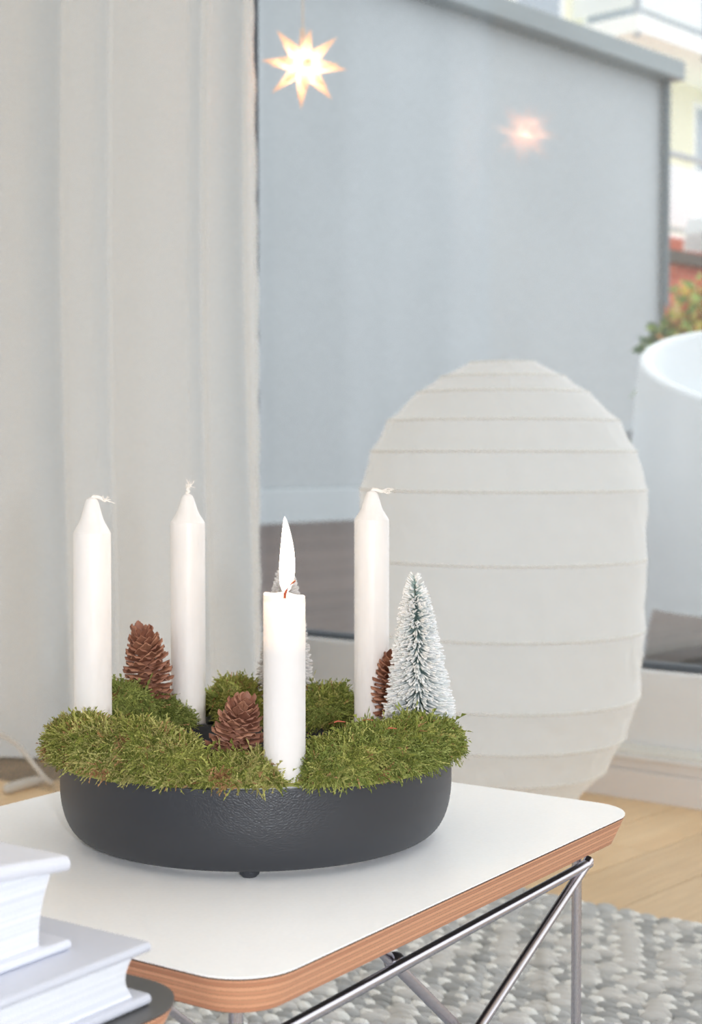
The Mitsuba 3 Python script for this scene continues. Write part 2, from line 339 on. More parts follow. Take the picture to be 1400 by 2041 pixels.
for i, (z, hr, a0) in enumerate(((5.28, 1.05, -2.52), (2.86, .92, -1.9))):
    b = num('apartment_building__balcony', i)
    put(b, bb(a0, 7, 0, .95, z, z + .2), 'slab_white')
    for j, a in enumerate(np.arange(a0 + .02, 6.0, 1.5)):
        put(num(b + '__post', j), bb(a, a + .05, .87, .93, z - .05, z + .2 + hr), 'rail_grey')
        put(num(b + '__rail_panel', j), bb(a + .07, a + 1.48, .89, .91, z + .3, z + .1 + hr), 'panel_frost')
    put(b + '__side_panel', bb(a0 + .01, a0 + .03, .02, .86, z + .3, z + .1 + hr), 'panel_frost')
    put(b + '__handrail', bb(a0, 7, .86, .94, z + .2 + hr, z + .25 + hr), 'rail_grey')
    put(b + '__lower_rail', bb(a0, 7, .88, .92, z + .24, z + .28), 'rail_grey')
tag('apartment_building', 'cream apartment building with white balconies far beyond the terrace wall', 'building')
# parasol and brick wall in the yard below
def canopy(c, r, h, drop):
    n = 8; th = np.arange(n) * 2 * np.pi / n + .2; P = [[c + [0, 0, h]] * n]
    P.append([c + [r * math.cos(t), r * math.sin(t), 0] for t in th]); P.append([c + [r * 1.01 * math.cos(t), r * 1.01 * math.sin(t), -drop] for t in th])
    P.append([c + [r * .98 * math.cos(t), r * .98 * math.sin(t), -drop] for t in th]); P.append([c + [r * .97 * math.cos(t), r * .97 * math.sin(t), -.02] for t in th]); P.append([c + [0, 0, h - .04]] * n)
    return grid(np.array(P, float), close_v=True)
put('parasol__canopy', canopy(np.array([4.35, 14.0, 2.52]), 1.42, .38, .14), 'canvas_white'); put('parasol__pole', tube([[4.35, 14, -1.5], [4.35, 14, 1], [4.35, 14, 2.9]], .03, 10), 'rail_grey')
tag('parasol', 'white parasol outside, just right of the terrace wall end', 'parasol')
put('brick_wall__masonry', obox(WALLF, (3.3, 16.6, 0), (-.2, 0, -3), (5, 1.5, 2.78)), 'brick_red')
put('brick_wall__ledge', obox(WALLF, (3.3, 16.6, 0), (-.3, -.12, 2.50), (5.1, .1, 2.62)), 'tar_dark')
tag('brick_wall', 'red brick wall outside below the white parasol', 'wall')
mat('paving_grey', pr(lin(186, 186, 184), 0.9)); put('ground', box((60, 60, .2), (8, 30, -3.1)), 'paving_grey'); struct('ground')

# ------------------------------------------------------------------ curtain
def curtain():
    A, B = np.array([-1.32, 2.70]), np.array([-0.129, 2.235]); L = np.linalg.norm(B - A); d = (B - A) / L; nrm = np.array([d[1], -d[0]])
    nrm = nrm if nrm[1] < 0 else -nrm                                          # towards the room
    ns, nz = 420, 160
    s = np.linspace(0, 1, ns)[:, None]; z = np.linspace(0.006, 2.55, nz)[None, :]
    x = s * L
    wob = .03 * (meshkit.noise(stk([0 * x + 3, 0 * x, z * 1.3 + 0 * x], -1)) - .5)
    xs = x + wob
    def valley(c, w, h): return -h * np.exp(-((xs - c) / w) ** 2)
    def crest(c, w, h): return h * np.exp(-((xs - c) / w) ** 2)
    # distances measured along the curtain from its left end; right edge at L
    y = crest(.10, .05, .03) + valley(.22, .03, .04) + crest(.32, .05, .03) + valley(.44, .03, .04) + crest(.56, .07, .03)
    y = y + crest(.80, .09, .03) + valley(.922, .020, .045) + crest(.972, .03, .016) + valley(1.020, .010, .016)
    y = y + crest(1.10, .06, .024) + valley(1.178, .008, .016) + crest(1.20, .014, .012) + valley(1.238, .014, .035) + crest(1.268, .02, .022)
    lo = meshkit.fbm(stk([xs * 6 + 0 * z, 0 * xs + 0 * z, 0 * xs + z * 1.1], -1), 3, 4) - .5
    y = y + .018 * lo * (1 - np.exp(-(L - x) / .03))
    slant = np.clip((x - L + .16) / .16, 0, 1) * (.012 * np.clip(.75 - z, -1.0, .7) + .0)
    edge = (.0012 * np.sin(z * 260) + .002 * (meshkit.noise(stk([z * 30, 0 * z, 0 * z], -1)) - .5)) * np.clip((x - L + .02) / .02, 0, 1)
    xx = x + slant + edge
    P = stk([A[0] + d[0] * xx + nrm[0] * y, A[1] + d[1] * xx + nrm[1] * y, z + 0 * x], -1)
    return grid(P), P
cm, CP = curtain()
put('curtain__panel', cm, 'linen', True)
hem = CP[-3:, :, :].copy(); hp = CP[-1]
put('curtain__side_hem', tube(hp[::2], .0022, 6), 'linen', True)
put('curtain__rail', tube([[-1.36, 2.71, 2.56], [-.7, 2.455, 2.56], [-.1, 2.225, 2.56]], .012, 10), 'frame_white', 40)
tag('curtain', 'off white linen curtain hanging in soft folds left of the window', 'curtain')

# power cable by the curtain
cp = np.array([[-.75, 2.22, .13], [-.62, 2.20, .105], [-.505, 2.19, .078], [-.455, 2.17, .045], [-.430, 2.17, .014], [-.428, 2.19, .006], [-.436, 2.20, .006], [-.446, 2.195, .007]])
from scipy.interpolate import CubicSpline
ts = np.linspace(0, 1, len(cp)); cc = CubicSpline(ts, cp)(np.linspace(0, 1, 60))
put('power_cable__cord', tube(cc, .0034, 10), 'cable_grey', True)
put('power_cable__plug', tube([[-.444, 2.197, .0078], [-.449, 2.19, .0082], [-.463, 2.165, .0088], [-.478, 2.135, .0088], [-.480, 2.132, .0088]], [.0045, .0068, .0075, .0072, .004], 12), 'cable_grey', 50)
tag('power_cable', 'pale grey power cable with plug lying on the floor beneath the curtain', 'cable')

# ------------------------------------------------------------------ star lamp by the window
SC = np.array([-0.0650, 2.18, 1.0145])
def rot(ax, deg):
    return trimesh.transformations.rotation_matrix(math.radians(deg), ax)[:3, :3]
SR = rot([0, 0, 1], 9) @ rot([1, 0, 0], 7) @ rot([0, 1, 0], 4)
dirs = []
for a in np.ndindex(3, 3, 3):
    v = np.array(a) - 1
    if abs(v).sum(): dirs.append((unit(v), 3 if abs(v).sum() == 3 else 4, abs(v).sum()))
k = 0
for v, n, kind in dirs:
    if v[2] > .95: continue                                                # the hanger sits here
    ref = np.array([0, 0, 1.0]) if abs(v[2]) < .9 else np.array([1.0, 0, 0]); x = unit(np.cross(v, ref)); y = np.cross(v, x)
    base = .0235; w = .0112 if n == 4 else .0098; tip = .0605 if n == 4 else .052; ph0 = math.pi / 4 if kind == 1 or kind == 2 else math.pi / 2
    th = np.arange(n) * 2 * np.pi / n + ph0
    ring = np.array([v * base * .86 + w * (math.cos(t) * x + math.sin(t) * y) for t in th]); V = np.vstack([ring, v * tip]) @ SR.T + SC
    f = [[i, (i + 1) % n, n] for i in range(n)]
    put(num('star_lamp__ray', k), trimesh.Trimesh(V, f, process=False), 'star_plastic'); k += 1
bulb = ellipsoid(SC, (.008, .008, .010), 12, 8)
STAR = 12.0
put('star_lamp__bulb', bulb, None, True, emitter={'type': 'area', 'radiance': rgb((STAR, STAR * .84, STAR * .62))})
scene['star_lamp__bulb']['bsdf'] = {'type': 'diffuse', 'reflectance': rgb((.8, .8, .8))}
put('star_lamp__socket', tube([SC + [0, 0, .012], SC + [-.001, 0, .03], SC + [-.002, 0, .05]], [.006, .006, .004], 10), 'cord', 40)
put('star_lamp__cord', tube([SC + [-.002, 0, .05], SC + [-.003, 0, .3], SC + [0, 0, HC - SC[2]]], .0014, 6), 'cord')
tag('star_lamp', 'small lit paper white star lamp hanging before the window', 'star lamp')

# ------------------------------------------------------------------ paper floor lamp
LC = (0.1908, 1.95)
LP = [(.0422, .5880), (.0787, .5700), (.1077, .5505), (.1456, .5150), (.1666, .4770), (.1800, .4300), (.1800, .3445), (.1787, .2560), (.1727, .1725), (.1557, .1215), (.1317, .0785), (.097, .0420)]
def band(i):
    (r0, z0), (r1, z1) = LP[i], LP[i + 1]; n, mth = 12, 220
    t = np.linspace(0, 1, n + 1)[:, None]; th = np.linspace(0, 2 * np.pi, mth, endpoint=False)[None, :]
    tilt = .004 * np.sin(th + 1.3 * i) * (1 if 0 < i else .3)
    r = r0 + (r1 - r0) * t; z = z0 + (z1 - z0) * t
    w = np.sin(np.pi * t)
    q = stk([th * 0 + np.cos(th) * 6 + i * 7, np.sin(th) * 6 + 0 * t, z * 22 + 0 * th], -1)
    cr = np.abs(meshkit.fbm(q, 3, 11 + i) - .5); cr2 = meshkit.noise(stk([np.cos(th) * 14 + t * 3, np.sin(th) * 14 + t * 3, t * 2 + i + 0 * th], -1), 3) - .5
    r = r - .0022 * w + w * (.014 * (cr - .12) + .0026 * cr2)
    P = stk([LC[0] + r * np.cos(th), LC[1] + r * np.sin(th), z + 0 * th], -1)
    return grid(P, close_v=True)
for i in range(len(LP) - 1):
    put(num('paper_lamp__paper_band', i), band(i), 'paper', True)
for i, (r, z) in enumerate(LP):
    th = np.linspace(0, 2 * np.pi, 97)
    put(num('paper_lamp__rib', i), tube(stk([LC[0] + r * np.cos(th), LC[1] + r * np.sin(th), z + 0 * th], 1), .0011, 6, False), 'rib_wire', True)
for i, a in enumerate((-40, 80, 200)):
    c, s = math.cos(math.radians(a)), math.sin(math.radians(a))
    put(num('paper_lamp__leg', i), tube([[LC[0] + .094 * c, LC[1] + .094 * s, .05], [LC[0] + .096 * c, LC[1] + .096 * s, .02], [LC[0] + .10 * c, LC[1] + .10 * s, .0005]], .0042, 8), 'frame_white', 40)
tag('paper_lamp', 'tall rounded white paper floor lantern with horizontal ribs by the window', 'floor lamp')

# ------------------------------------------------------------------ woven wool rug
RA, RB_ = np.array([-.797, .604]), np.array([-.604, -.797])              # along its far edge, towards the viewer
RO = np.array([.1829, 1.6299]); RL, RR, RD = .36, -1.15, 1.55
def rp(a, b): return RO + RA * a + RB_ * b
def rugbox(a0, a1, b0, b1, z0, z1): return obox(np.array([[*RA, 0], [*RB_, 0], UP]), (*RO, 0), (a0, b0, z0), (a1, b1, z1))
put('rug__backing', rugbox(RR, RL, .004, RD, .0006, .006), 'wool_base')
PX, PY = .0215, .0200
loop = cat(ellipsoid((0, -.0042, .0045), (.0118, .0052, .0068), 9, 5), ellipsoid((.001, .0042, .0045), (.0118, .0050, .0066), 9, 5))
tuft = ellipsoid((0, 0, .0056), (.0092, .0048, .0052), 8, 5)
lo_p, tu_p = [mikit.ply(loop, b, True) for b in ('wool_a', 'wool_b', 'wool_c')], mikit.ply(tuft, 'wool_white', True)
sites = []
ang0 = math.atan2(RA[1], RA[0])
fwd = np.array([0, math.cos(PITCH), -math.sin(PITCH)]); upv = np.array([0, math.sin(PITCH), math.cos(PITCH)])
for j in range(int(RD / PY)):
    for i in range(int((RL - RR) / PX)):
        for kind in (0, 1):
            a = RR + .012 + (i + .5 * (j % 2) + (.5 if kind else 0)) * PX; b = .012 + j * PY
            x, y = rp(a, b) + rng.normal(size=2) * .0012
            if a > RL - .008: continue
            q = np.array([x, y, .01]) - CAM; dd = q @ fwd
            inview = dd > .3 and abs(q[0] / dd) < .2267 and -.331 < (q @ upv) / dd < .331
            near_table = ((np.array([x, y]) - [-.041, .637]) @ TU[:2] < .40) and ((np.array([x, y]) - [-.041, .637]) @ TV[:2] > -.02)
            sites.append((x, y, kind, dd, inview and x > -.16, rng.uniform()))
def site_T(s): 
    an = math.degrees(ang0) + (s[5] - .5) * 26 + (8 if s[2] == 0 else -12)
    sc = .9 + .25 * s[5]
    return T().translate([s[0], s[1], .003 + .0016 * s[5]]).rotate([0, 0, 1], an).scale([sc, sc, .9 + .3 * s[5]])
for kind, nm in ((0, 'loop'), (1, 'tuft')):
    S = sorted([s for s in sites if s[2] == kind], key=lambda s: (not s[4], s[3]))
    for i, s in enumerate(S[:300]):
        scene[num(f'rug__{nm}', i)] = {**(lo_p[int(s[5] * 2.999)] if kind == 0 else tu_p), 'to_world': site_T(s)}
    base = loop if kind == 0 else tuft
    Vs, Fs = [], []
    for i, s in enumerate(S[300:]):
        A = np.array(site_T(s).matrix, float); Vs.append(base.vertices @ A[:3, :3].T + A[:3, 3]); Fs.append(base.faces + i * len(base.vertices))
    put(f'rug__{nm}_weave', (np.vstack(Vs), np.vstack(Fs)), 'wool_a' if kind == 0 else 'wool_white', True)
    labels[f'rug__{nm}_weave'] = {'kind': 'stuff'}
tag('rug', 'chunky woven wool rug in greys and off white under the low table', 'rug')

# ------------------------------------------------------------------ low tables
TZ = .254
def rounded(a, b, r, inset=0.0, n=10):
    pts = []
    for cx, cy, s in ((a - r, b - r, 0), (r, b - r, 90), (r, r, 180), (a - r, r, 270)):
        for t in np.linspace(0, 90, n + 1): pts.append((cx + (r - inset) * math.cos(math.radians(s + t)), cy + (r - inset) * math.sin(math.radians(s + t))))
    return np.array(pts)
def to_world2(p, o, z): return np.column_stack([o[0] + p[:, :1] * TU[0] + p[:, 1:] * TV[0], o[1] + p[:, :1] * TU[1] + p[:, 1:] * TV[1], np.full(len(p), z)])
def slab(p_top, p_bot, z1, z0, o):
    a, b = to_world2(p_top, o, z1), to_world2(p_bot, o, z0); n = len(a)
    side = grid(np.array([b, a]), close_v=True); side.invert()
    tri = trimesh.creation.triangulate_polygon(Polygon(p_top), engine='earcut')[1]
    v = np.vstack([b, a]); f = np.vstack([side.faces, tri + n, tri[:, ::-1]])
    m = trimesh.Trimesh(v, f, process=False); trimesh.repair.fix_normals(m); return m
def low_table(key, o, z, top_mat, foot):
    A, B, r = .392, .335, .03
    put(key + '__tabletop', slab(rounded(A, B, r), rounded(A, B, r), z, z - .0007, o), top_mat, 20)
    put(key + '__laminate_edge', slab(rounded(A, B, r), rounded(A, B, r, .0003), z - .0007, z - .0016, o), 'phenolic', 20)
    put(key + '__plywood_edge', slab(rounded(A, B, r, .0003), rounded(A, B, r, .0078), z - .0016, z - .0180, o), 'plywood', 20)
    put(key + '__underside', slab(rounded(A - .02, B - .02, r) + .01, rounded(A - .02, B - .02, r) + .01, z - .0180, z - .0192, o), 'phenolic_black', 20); labels[key + '__underside'] = {'label': 'black backing sheet'}
    if not foot: return
    def P(q, dv=0.0): q = np.array(q, float); return q + np.array([*TV[:2], 0]) * dv
    lr, ln = (.1405, .954), (-.0507, .6758)
    legs = [((*lr,), 0), ((*ln,), 0), ((*ln,), .275), ((*lr,), .275)]
    for i, ((x, y), dv) in enumerate(legs):
        put(num(key + '__leg', i), tube([P((x, y, z - .018), dv), P((x, y, .13), dv), P((x, y, .012), dv)], .0031, 12), 'chrome', 40)
    for i, dv in enumerate((0, .291)):
        put(num(key + '__side_rod', i), tube([P((.1475, .9500, z - .0316), dv), P((.06, .8227, z - .035), dv), P((-.0400, .6775, z - .0392), dv)], .0031, 12), 'chrome', 40)
        put(num(key + '__cross_brace', 2 * i), tube([P((.1475, .9500, z - .0296), dv), P((.0717, .8399, z - .0915), dv), P((-.040, .6775, z - .1834), dv)], .0031, 12), 'chrome', 40)
        put(num(key + '__cross_brace', 2 * i + 1), tube([P((.0101, .7645, z - .021), dv), P((.0559, .8311, z - .0882), dv), P((.129, .9375, z - .195), dv)], .0031, 12), 'chrome', 40)
    for i, (x, y) in enumerate((lr, ln)):
        put(num(key + '__runner', i), tube([P((x, y, .0135)), P((x, y, .0135), .14), P((x, y, .0135), .275)], .0031, 10), 'chrome', 40)
    put(key + '__bracket', ellipsoid((.0225, .781, z - .0372), (.006, .006, .005)), 'chrome', True)
low_table('coffee_table', (-.041, .637), TZ, 'laminate', True)
labels['coffee_table__tabletop'] = {'label': 'white laminate top'}; labels['coffee_table__plywood_edge'] = {'label': 'bevelled layered plywood edge'}
tag('coffee_table', 'low white table with layered plywood edge and chrome wire legs under the candle tray', 'table')
DK = np.array([-.0604, .6306]) - TU[:2] * .392
low_table('side_table', DK, TZ - .0005, 'laminate_dark', False)
for i, (a, b) in enumerate(((.36, .03), (.03, .03), (.36, .30), (.03, .30))):
    p = np.array([*DK, 0]) + TU * a + TV * b
    put(num('side_table__leg', i), tube([p + [0, 0, TZ - .018], p + [0, 0, .1], p + [0, 0, .0125]], .0031, 12), 'chrome', 40)
labels['side_table__tabletop'] = {'label': 'dark grey laminate top'}
tag('side_table', 'dark grey topped low table under the white books in the foreground', 'table')

# ------------------------------------------------------------------ books on the dark table
def book(key, corner, z, L, B, cover, blk, bulge, mats, ins=.0055):
    o = np.array([*corner, 0]) - TU * L
    BFm = np.array([TU, TV, UP])
    n = 14
    def board(z0, t, bl, droop):
        a = np.linspace(0, L, 28); b = np.linspace(0, B, 10); r = t / 2
        sec = [(math.cos(q), math.sin(q)) for q in np.linspace(-math.pi / 2, math.pi / 2, 7)]
        def zz(A_, B_): return z0 + bl * np.sin(np.pi * np.clip((L - A_) / L, 0, 1)) * (1 - .3 * B_ / B) - droop * np.clip(1 - (L - A_) / .03, 0, 1) ** 2
        pts = []
        # closed outline across b, swept along a, with rounded long edges
        prof = [(b_, 1) for b_ in np.linspace(r, B - r, 6)] + [(B - r + r * c, s) for c, s in sec[::-1][1:-1]] + [(b_, -1) for b_ in np.linspace(B - r, r, 6)] + [(r - r * c, s) for c, s in sec[1:-1]]
        P = np.array([[[a_, pb, float(zz(a_, pb)) + r + ps * r] for pb, ps in prof] for a_ in a])
        for e, sc in ((0, .35), (1, 1)): pass
        m = grid(P, close_v=True)
        v = np.array(m.vertices); k0 = len(v); c0, c1 = P[0].mean(0), P[-1].mean(0) + [r * .8, 0, 0]
        w = len(prof); i = np.arange(w); j = (i + 1) % w
        f = np.vstack([m.faces, stk([i, j, i * 0 + k0], 1), stk([j + (len(a) - 1) * w, i + (len(a) - 1) * w, i * 0 + k0 + 1], 1)])
        m = trimesh.Trimesh(np.vstack([v, c0, c1]), f, process=False); trimesh.repair.fix_normals(m); m.apply_transform(frame(BFm, o)); return m
    put(key + '__back_cover', board(z, cover[0], 0, 0), mats[0], 40)
    zt = z + cover[0] + blk
    put(key + '__front_cover', board(zt, cover[1], bulge[0], bulge[1]), mats[0], 40)
    # page block with its hollow fore-edge
    a = np.linspace(.002, L - ins, 24); t = np.linspace(0, 1, 13)
    prof_a = lambda tt: -(bulge[2] * np.sin(np.pi * tt)) - bulge[3] * (1 - tt)
    def top(a_): return bulge[0] * np.sin(np.pi * np.clip((L - a_) / L, 0, 1))
    S = []
    for b_ in (ins * .8, B - .002):
        S.append([[(a_ + (prof_a(tt) if ia == len(a) - 1 else 0), b_, z + cover[0] + tt * (blk + top(a_) * .9)) for tt in t] for ia, a_ in enumerate(a)])
    S = np.array(S); g0, g1 = grid(S[0]), grid(S[1]); ends = grid(stk([S[0][-1], S[1][-1]])); e2 = grid(stk([S[0][0], S[1][0]])); tp = grid(stk([S[0][:, -1], S[1][:, -1]]))
    m = cat(g0, g1, ends, e2, tp); m.apply_transform(frame(BFm, o))
    put(key + '__pages', m, 'page_edges')
    put(key + '__spine', obox(BFm, o, (-.002, 0, z + .001), (.002, B, zt + cover[1] - .001), .001), mats[0])
book('book', (-.0806, .6170), TZ, .30, .24, (.0042, .0042), .0170, (0, 0, .0045, .001), ('cover_grey',))
book('book_001', (-.1110, .6070), TZ + .0256, .27, .22, (.0040, .0066), .0270, (.009, .0002, .002, .007), ('cover_white',), .006)
tag('book', 'thick pale grey hardcover book at the bottom of the stack', 'book')
tag('book_001', 'white book with a bulging soft cover on top of the stack', 'book')

# ------------------------------------------------------------------ candle ring
BC = np.array([-.055, .900]); RIM = .3037
def arc(c, rx, rz, a0, a1, n): return [(c[0] + rx * math.cos(math.radians(a)), c[1] + rz * math.sin(math.radians(a))) for a in np.linspace(a0, a1, n)]
prof = [(.092, .2580)] + arc((.0995, .2862), .0140, .0282, -88, 0, 14) + [(.1135, .2950), (.1135, .3028), (.1131, .3036), (.1115, .3036), (.1110, .3028), (.1110, .288)] + arc((.1000, .2870), .0110, .0240, 0, -80, 8) + [(.0890, .2635), (.0862, .270), (.0862, .3030), (.0855, .3036), (.0841, .3036), (.0835, .3030), (.0835, .266), (.0850, .2600)]
bowl = lathe(prof, 160, BC, closed=True)
trimesh.repair.fix_normals(bowl)
put('candle_ring__tray', bowl, 'black_metal', 35)
for i, a in enumerate((-89, 1, 91, 181)):
    c = BC + .0945 * np.array([math.cos(math.radians(a)), math.sin(math.radians(a))])
    put(num('candle_ring__foot', i), lathe([(0, TZ), (.0035, TZ), (.0052, TZ + .0016), (.0056, TZ + .0045), (0, TZ + .0045)], 20, c), 'black_metal', 50)
tag('candle_ring', 'round matt black ring tray filled with moss and candles on the white table', 'candle tray')
def liner():
    th = np.linspace(0, 2 * np.pi, 420, endpoint=False); P = []
    for r, z, am in ((.1106, .292, 0), (.1104, .3015, .3), (.1107, .3043, 1)):
        nz = meshkit.noise(stk([np.cos(th) * 60, np.sin(th) * 60, th * 0 + z * 100], -1), 3) - .5
        P.append(stk([BC[0] + (r + .0004 * nz * am) * np.cos(th), BC[1] + (r + .0004 * nz * am) * np.sin(th), z + .0022 * am * nz], 1))
    a = grid(np.array(P), close_v=True); P = []
    for r, z, am in ((.0866, .292, 0), (.0868, .302, .3), (.0864, .3040, 1)):
        nz = meshkit.noise(stk([np.cos(th) * 60 + 9, np.sin(th) * 60, th * 0 + z * 100], -1), 4) - .5
        P.append(stk([BC[0] + (r + .0004 * nz * am) * np.cos(th), BC[1] + (r + .0004 * nz * am) * np.sin(th), z + .0022 * am * nz], 1))
    return cat(a, grid(np.array(P), close_v=True))
put('foil_lining', liner(), 'foil'); tag('foil_lining', 'crinkled silver foil lining peeking over the rim of the black ring tray', 'foil')

# ------------------------------------------------------------------ candles
CR = .011
def polar(r, deg): return BC + r * np.array([math.cos(math.radians(deg)), math.sin(math.radians(deg))])
TIP = [(1, 0), (.955, .045), (.88, .12), (.79, .2), (.70, .28), (.61, .39), (.55, .5), (.48, .63), (.42, .75), (.36, .86), (.27, .95), (.12, 1.0), (.0, 1.0)]
def unlit(key, c, zs, zt, wick, label):
    prof = [(0, .2785), (CR * .98, .2785), (CR, .280), (CR, .32), (CR, .38), (CR, zs - .0008)] + [(CR * r * .992, zs + (zt - zs) * h) for r, h in TIP]
    put(key + '__body', lathe(prof, 72, c), 'wax', 14)
    w = np.array(wick, float) * .001 + np.array([c[0], c[1], zt - .001]); put(key + '__wick', tube(w, np.linspace(.0013, .0011, len(w)), 7), 'cotton', True)
    end = w[-1]; d = unit(w[-1] - w[-2]); r2 = np.random.default_rng(len(labels))
    fr = [tube([end - d * .002, end + (d + r2.normal(size=3) * .5) * .0018, end + (d * 1.0 + r2.normal(size=3) * .55) * .0036], [.0005, .00035, .0002], 4) for _ in range(9)]
    put(key + '__wick_fray', cat(fr), 'cotton'); labels[key + '__wick_fray'] = {'kind': 'stuff'}
    tag(key, label, 'candle', 'candles in the black ring tray')
C_LIT, C_L, C_B, C_R = (-.0347, .803), (-.1516, .905), (-.1040, .985), (.0130, .971)
unlit('candle', C_L, TZ + .1754, TZ + .1962, [(0, 0, 0), (1.2, 0, 1.4), (3.5, 0, 1.2), (6.2, 0, .2)], 'unlit white candle at the left edge of the ring tray, wick bent right')
unlit('candle_001', C_B, TZ + .1778, TZ + .1960, [(0, 0, 0), (-.3, 0, 1.6), (.8, 0, 2.6), (0, 0, 3.6), (.4, 0, 5.0)], 'unlit white candle right of the back pinecone, wick standing upright')
unlit('candle_002', C_R, TZ + .1803, TZ + .1985, [(0, 0, 0), (1.0, 0, 1.6), (3.2, 0, 1.4), (6.0, 0, .5), (7.8, 0, .6)], 'unlit white candle beside the frosted tree, in front of the paper lantern')
ZL = TZ + .1482
put('candle_003__core', lathe([(0, .279), (.0100, .2795), (.0102, ZL - .026), (.0090, ZL - .0235), (.004, ZL - .0245), (0, ZL - .0245)], 40, C_LIT), 'wax', 30)
th = np.linspace(0, 2 * np.pi, 64, endpoint=False); P = []
for r, dz in ((CR * .97, .2785 - ZL), (CR, .280 - ZL), (CR, -.09), (CR, -.05), (CR, -.03), (CR, -.015), (CR, -.008), (CR, -.002), (CR * .985, 0), (CR * .955, .0002), (CR * .93, -.001), (CR * .92, -.0028)):
    lip = (.0009 * np.cos(th - math.radians(160)) + .0004 * np.sin(5 * th)) * np.clip(1 + dz / .008, 0, 1)
    P.append(stk([C_LIT[0] + r * np.cos(th), C_LIT[1] + r * np.sin(th), ZL + dz + lip], 1))
put('candle_003__body', grid(np.array(P), close_v=True), 'wax_thin', True); 
wk = np.array([[0, 0, -.0250], [0, 0, -.0035], [.0002, 0, .0008], [.0012, 0, .0035], [.0030, 0, .0060], [.0055, 0, .0078]]) + [C_LIT[0] + .0002, C_LIT[1] - .0012, ZL]
put('candle_003__wick', tube(wk, [.0008, .0007, .0007, .00065, .0006, .0005], 8), 'burnt_wick', True); labels['candle_003__wick'] = {'label': 'curved burnt wick'}
FH = np.array([(0, 0), (.25, .02), (.55, .06), (.80, .13), (.95, .22), (1, .32), (.97, .42), (.88, .54), (.74, .66), (.56, .78), (.36, .89), (.16, .97), (.0, 1.0)])
fz = FH[:, 1]; fr = FH[:, 0] * .0042; th = np.linspace(0, 2 * np.pi, 28, endpoint=False)
fx = C_LIT[0] + .0006 + .0016 * np.sin(fz * 2.6) - .0012 * fz
P = stk([fx[:, None] + fr[:, None] * np.cos(th), C_LIT[1] + .0006 + fr[:, None] * np.sin(th), (ZL + .0008 + fz * .0402)[:, None] + 0 * th], -1)
fm = grid(P, close_v=True); trimesh.repair.fix_normals(fm)
if fm.volume < 0: fm.invert()
FL = 13.0
put('candle_003__flame', fm, None, True, emitter={'type': 'area', 'radiance': rgb((FL, FL * .66, FL * .36))})
scene['candle_003__flame']['bsdf'] = {'type': 'diffuse', 'reflectance': rgb((0, 0, 0))}
tag('candle_003', 'burning white candle at the front of the ring tray', 'candle', 'candles in the black ring tray')
CANDLES = [C_LIT, C_L, C_B, C_R]

